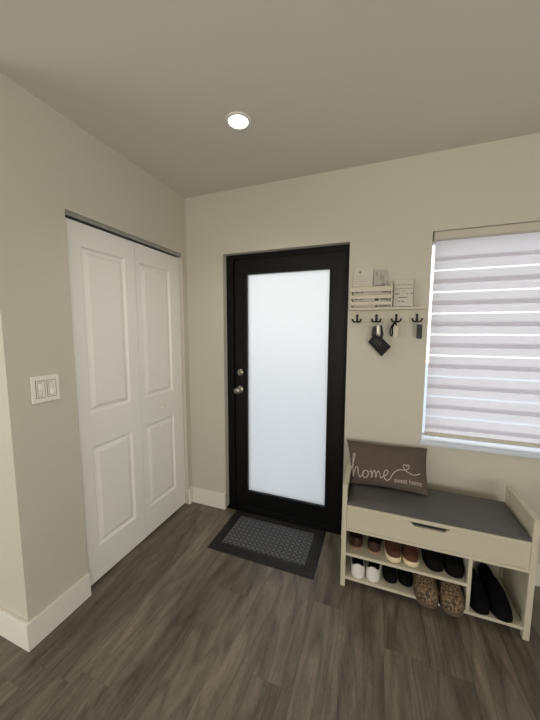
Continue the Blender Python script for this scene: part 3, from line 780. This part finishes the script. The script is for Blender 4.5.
L2, mk = sheet('letter', [(1.440, -.030, 1.644), (1.520, -.030, 1.644), (1.522, -.016, 1.880), (1.442, -.016, 1.886)], .002, M['paper_grey'], 'grey printed leaflet with dark sketchy marks, standing in the mail basket', 'letter', 'mail in the basket')
for q in ((.15, .3, .86, .93), (.22, .27, .76, .86), (.5, .58, .72, .9), (.62, .78, .80, .84), (.68, .74, .68, .78), (.12, .5, .56, .60), (.55, .85, .5, .66)): mk('printed_mark', *q, M['ink_light'])
L3, mk = sheet('letter', [(1.322, -.052, 1.643), (1.54, -.052, 1.643), (1.54, -.046, 1.752), (1.322, -.046, 1.752)], .002, M['paper'], 'white envelope with a dark stamp, behind the basket slats', 'letter', 'mail in the basket')
for q in ((.04, .16, .86, .95), (.2, .27, .86, .95), (.04, .12, .46, .58), (.18, .28, .46, .58)): mk('printed_mark', *q, M['ink_light'])
for q in ((.60, .70, .40, .60), (.62, .68, .05, .14)): mk('stamp', *q, M['ink'])
for q in ((.76, .97, .42, .60), (.78, .98, .84, .97), (.72, .96, .04, .14)): mk('printed_mark', *q, M['ink_light'])

# framed card on the ledge
C1, mk = sheet('framed_card', [(1.562, -.050, 1.643), (1.676, -.050, 1.643), (1.678, -.024, 1.812), (1.562, -.024, 1.812)], .006, M['paper'], 'white card with thin dark edges and lines of writing on the rack ledge', 'card')
for q in ((0, .022, 0, 1), (.968, 1, 0, 1)): mk('edge_strip', *q, M['ink_light'])
mk('edge_strip', .1, .9, 0, .022, M['ink'])
mk('ruled_line', .05, .95, .660, .682, M['ink_light'])
for row in ([(.10, .2), (.24, .36), (.40, .62), (.66, .9)],): 
    for a, b in row: mk('printed_word', a, b, .80, .825, M['ink_light'])
for a, b in ((.10, .28), (.66, .72), (.84, .95)): mk('printed_word', a, b, .47, .50, M['ink'])
for a, b in ((.26, .38), (.41, .56), (.59, .68)): mk('printed_word', a, b, .335, .36, M['ink'])
for a, b in ((.24, .34), (.38, .56)): mk('printed_word', a, b, .19, .215, M['ink'])
mk('printed_word', .40, .60, .57, .59, M['ink_light'])

# keys hanging from the hooks
ky = -.042
kb = thing('key_bunch', 'key ring with black strap, car key and dark leather pouch hanging on the rack', 'keys', (1.483, ky, 1.552))
def ring(c, r, tr, tilt=0.0, n=20):
    bm = B(); c = Vector(c)
    tube(bm, [c + Vector((math.cos(2 * math.pi * k / n) * r, math.sin(2 * math.pi * k / n) * r * math.sin(tilt), math.sin(2 * math.pi * k / n) * r * math.cos(tilt))) for k in range(n)], tr, 6, close=True); return bm
obj('split_ring', ring((1.491, ky + .004, 1.5425), .0145, .0016, .5), M['nickel'], kb, smooth=True)
bm = B(); prism(bm, [(1.492, 1.532), (1.503, 1.530), (1.514, 1.475), (1.506, 1.440), (1.490, 1.446), (1.497, 1.480)], 'y', ky - .003, ky + .001, bev=.001); obj('strap', bm, M['leather_black'], kb, label='black strap')
bm = B(); prism(bm, [(1.447, 1.520), (1.464, 1.528), (1.472, 1.515), (1.468, 1.462), (1.452, 1.456), (1.440, 1.468)], 'y', ky - .008, ky + .004, bev=.003); obj('key_fob', bm, M['fob'], kb, label='black car key fob')
obj('key', boxes((1.474, 1.488, ky - .005, ky - .002, 1.476, 1.528), bev=.001), M['nickel'], kb, label='silver key')
pouch = [(1.423, 1.424), (1.456, 1.476), (1.476, 1.466), (1.500, 1.458), (1.561, 1.397), (1.507, 1.331)]
bm = B(); prism(bm, pouch, 'y', ky - .012, ky + .002, bev=.003); po = obj('pouch', bm, M['leather_black'], kb, label='dark leather pouch')
bm = B()
d = Vector((1.505 - 1.423, 0, 1.331 - 1.424)).normalized(); e_ = Vector((-d.z, 0, d.x))
if e_.x < 0: e_ = -e_
for row, (offs, segs) in enumerate(((.026, ((.02, .030), (.034, .050), (.054, .060))), (.040, ((.014, .028), (.032, .040), (.045, .066))), (.054, ((.022, .034), (.040, .060))))):
    for a, b in segs:
        p0 = Vector((1.423, ky - .0125, 1.424)) + e_ * offs + d * a; p1 = p0 + d * (b - a)
        tube(bm, [p0, p1], .0011, 5)
obj('lettering', bm, M['ink_light'], po, label='faint pale lettering')
kw = thing('key_fob', 'ivory fob with a small black strap hanging from the rack', 'key fob', (1.585, ky, 1.552))
obj('fob_body', boxes((1.571, 1.601, ky - .006, ky + .004, 1.452, 1.528), bev=.003), M['fob_white'], kw)
bm = B(); tube(bm, smooth_path([(1.587, ky - .001, 1.527), (1.580, ky - .004, 1.544), (1.566, ky - .004, 1.538), (1.556, ky - .002, 1.515), (1.552, ky, 1.484), (1.559, ky, 1.463), (1.566, ky, 1.478), (1.564, ky, 1.510), (1.572, ky - .004, 1.536), (1.586, ky - .002, 1.551)], 4), .0042, 6); obj('strap', bm, M['leather_black'], kw, smooth=True, label='black strap')
kg = thing('key_fob', 'charcoal remote fob hanging from the hook closest to the window', 'key fob', (1.718, ky, 1.552))
obj('fob_body', boxes((1.703, 1.733, ky - .008, ky + .004, 1.448, 1.536), bev=.005), M['fob_grey'], kg)
obj('split_ring', ring((1.722, ky - .002, 1.5445), .011, .0015, .3), M['nickel'], kg, smooth=True)
obj('button', boxes((1.711, 1.725, ky - .0095, ky - .007, 1.492, 1.512), bev=.001), M['fob'], kg)

# ------------------------------------------------------------------ daylight and added fill
w = bpy.data.worlds.new('World'); S.world = w; w.use_nodes = True
nt = w.node_tree; bgn = nt.nodes['Background']
tc = nt.nodes.new('ShaderNodeTexCoord'); sp = nt.nodes.new('ShaderNodeSeparateXYZ'); nt.links.new(tc.outputs['Generated'], sp.inputs['Vector'])
mr = nt.nodes.new('ShaderNodeMapRange'); mr.inputs['From Min'].default_value = -.1; mr.inputs['From Max'].default_value = .9; nt.links.new(sp.outputs['Z'], mr.inputs['Value'])
rp = nt.nodes.new('ShaderNodeValToRGB'); e = rp.color_ramp.elements
e[0].position = 0; e[0].color = (1.0, .97, .88, 1); e[1].position = 1; e[1].color = (.72, .86, 1, 1); k = e.new(.3); k.color = (.97, .99, 1, 1)
nt.links.new(mr.outputs['Result'], rp.inputs['Fac']); nt.links.new(rp.outputs['Color'], bgn.inputs['Color']); bgn.inputs['Strength'].default_value = 2.45

def area(name, loc, target, sx, sy, power, col):
    d = bpy.data.lights.new(name, 'AREA'); d.shape = 'RECTANGLE'; d.size = sx; d.size_y = sy; d.energy = power; d.color = col
    o = bpy.data.objects.new(name, d); COL.objects.link(o); o.location = loc
    o.rotation_euler = (Vector(target) - Vector(loc)).to_track_quat('-Z', 'Y').to_euler(); return o
area('patio_daylight', (XL - .02, -3.85, 1.15), (0, -3.5, 2.0), 2.8, 2.0, 40, (1, .97, .90))
area('rear_fill_light', (1.5, YB - .02, 1.5), (1.5, -2.5, 2.5), 2.5, 1.35, 25, (1, .97, .90))  # added fill from an unseen rear window, tilted up to brighten the ceiling
area('side_fill_light', (XR - .02, -3.6, 1.3), (1, -3.2, 2.3), 2.0, 1.6, 98, (1, .97, .92))  # added fill at the plain side wall, brightens closet doors and ceiling
for (x, y, e) in ((LX, LY, 21), (LX, -4.4, 12)):
    d = bpy.data.lights.new('downlight', 'SPOT'); d.energy = e; d.spot_size = math.radians(130); d.spot_blend = .8; d.shadow_soft_size = .045; d.color = (1, .95, .86)
    o = bpy.data.objects.new('downlight', d); COL.objects.link(o); o.location = (x, y, H - .012)

# ------------------------------------------------------------------ camera
yaw, pitch, roll, f = .3571, -.1004, .0027, 291.965
fw = Vector((-math.sin(yaw) * math.cos(pitch), math.cos(yaw) * math.cos(pitch), math.sin(pitch)))
r0 = Vector((math.cos(yaw), math.sin(yaw), 0)); u0 = r0.cross(fw)
rv = math.cos(roll) * r0 + math.sin(roll) * u0; uv = -math.sin(roll) * r0 + math.cos(roll) * u0
cd = bpy.data.cameras.new('camera'); cam = bpy.data.objects.new('camera', cd); COL.objects.link(cam)
cd.sensor_fit = 'HORIZONTAL'; cd.sensor_width = 36; cd.lens = f / 540 * 36; cd.clip_start = .02
mw = Matrix((rv, uv, -fw)).transposed().to_4x4(); mw.translation = Vector((1.4892, -2.0468, 1.4958)); cam.matrix_world = mw
S.camera = cam
S.view_settings.view_transform = 'Standard'; S.view_settings.look = 'None'; S.view_settings.exposure = 0; S.view_settings.gamma = 1
S.view_settings.use_curve_mapping = False
S.cycles.use_denoising = True
S.cycles.denoising_input_passes = 'RGB_ALBEDO_NORMAL'
S.cycles.denoising_prefilter = 'ACCURATE'
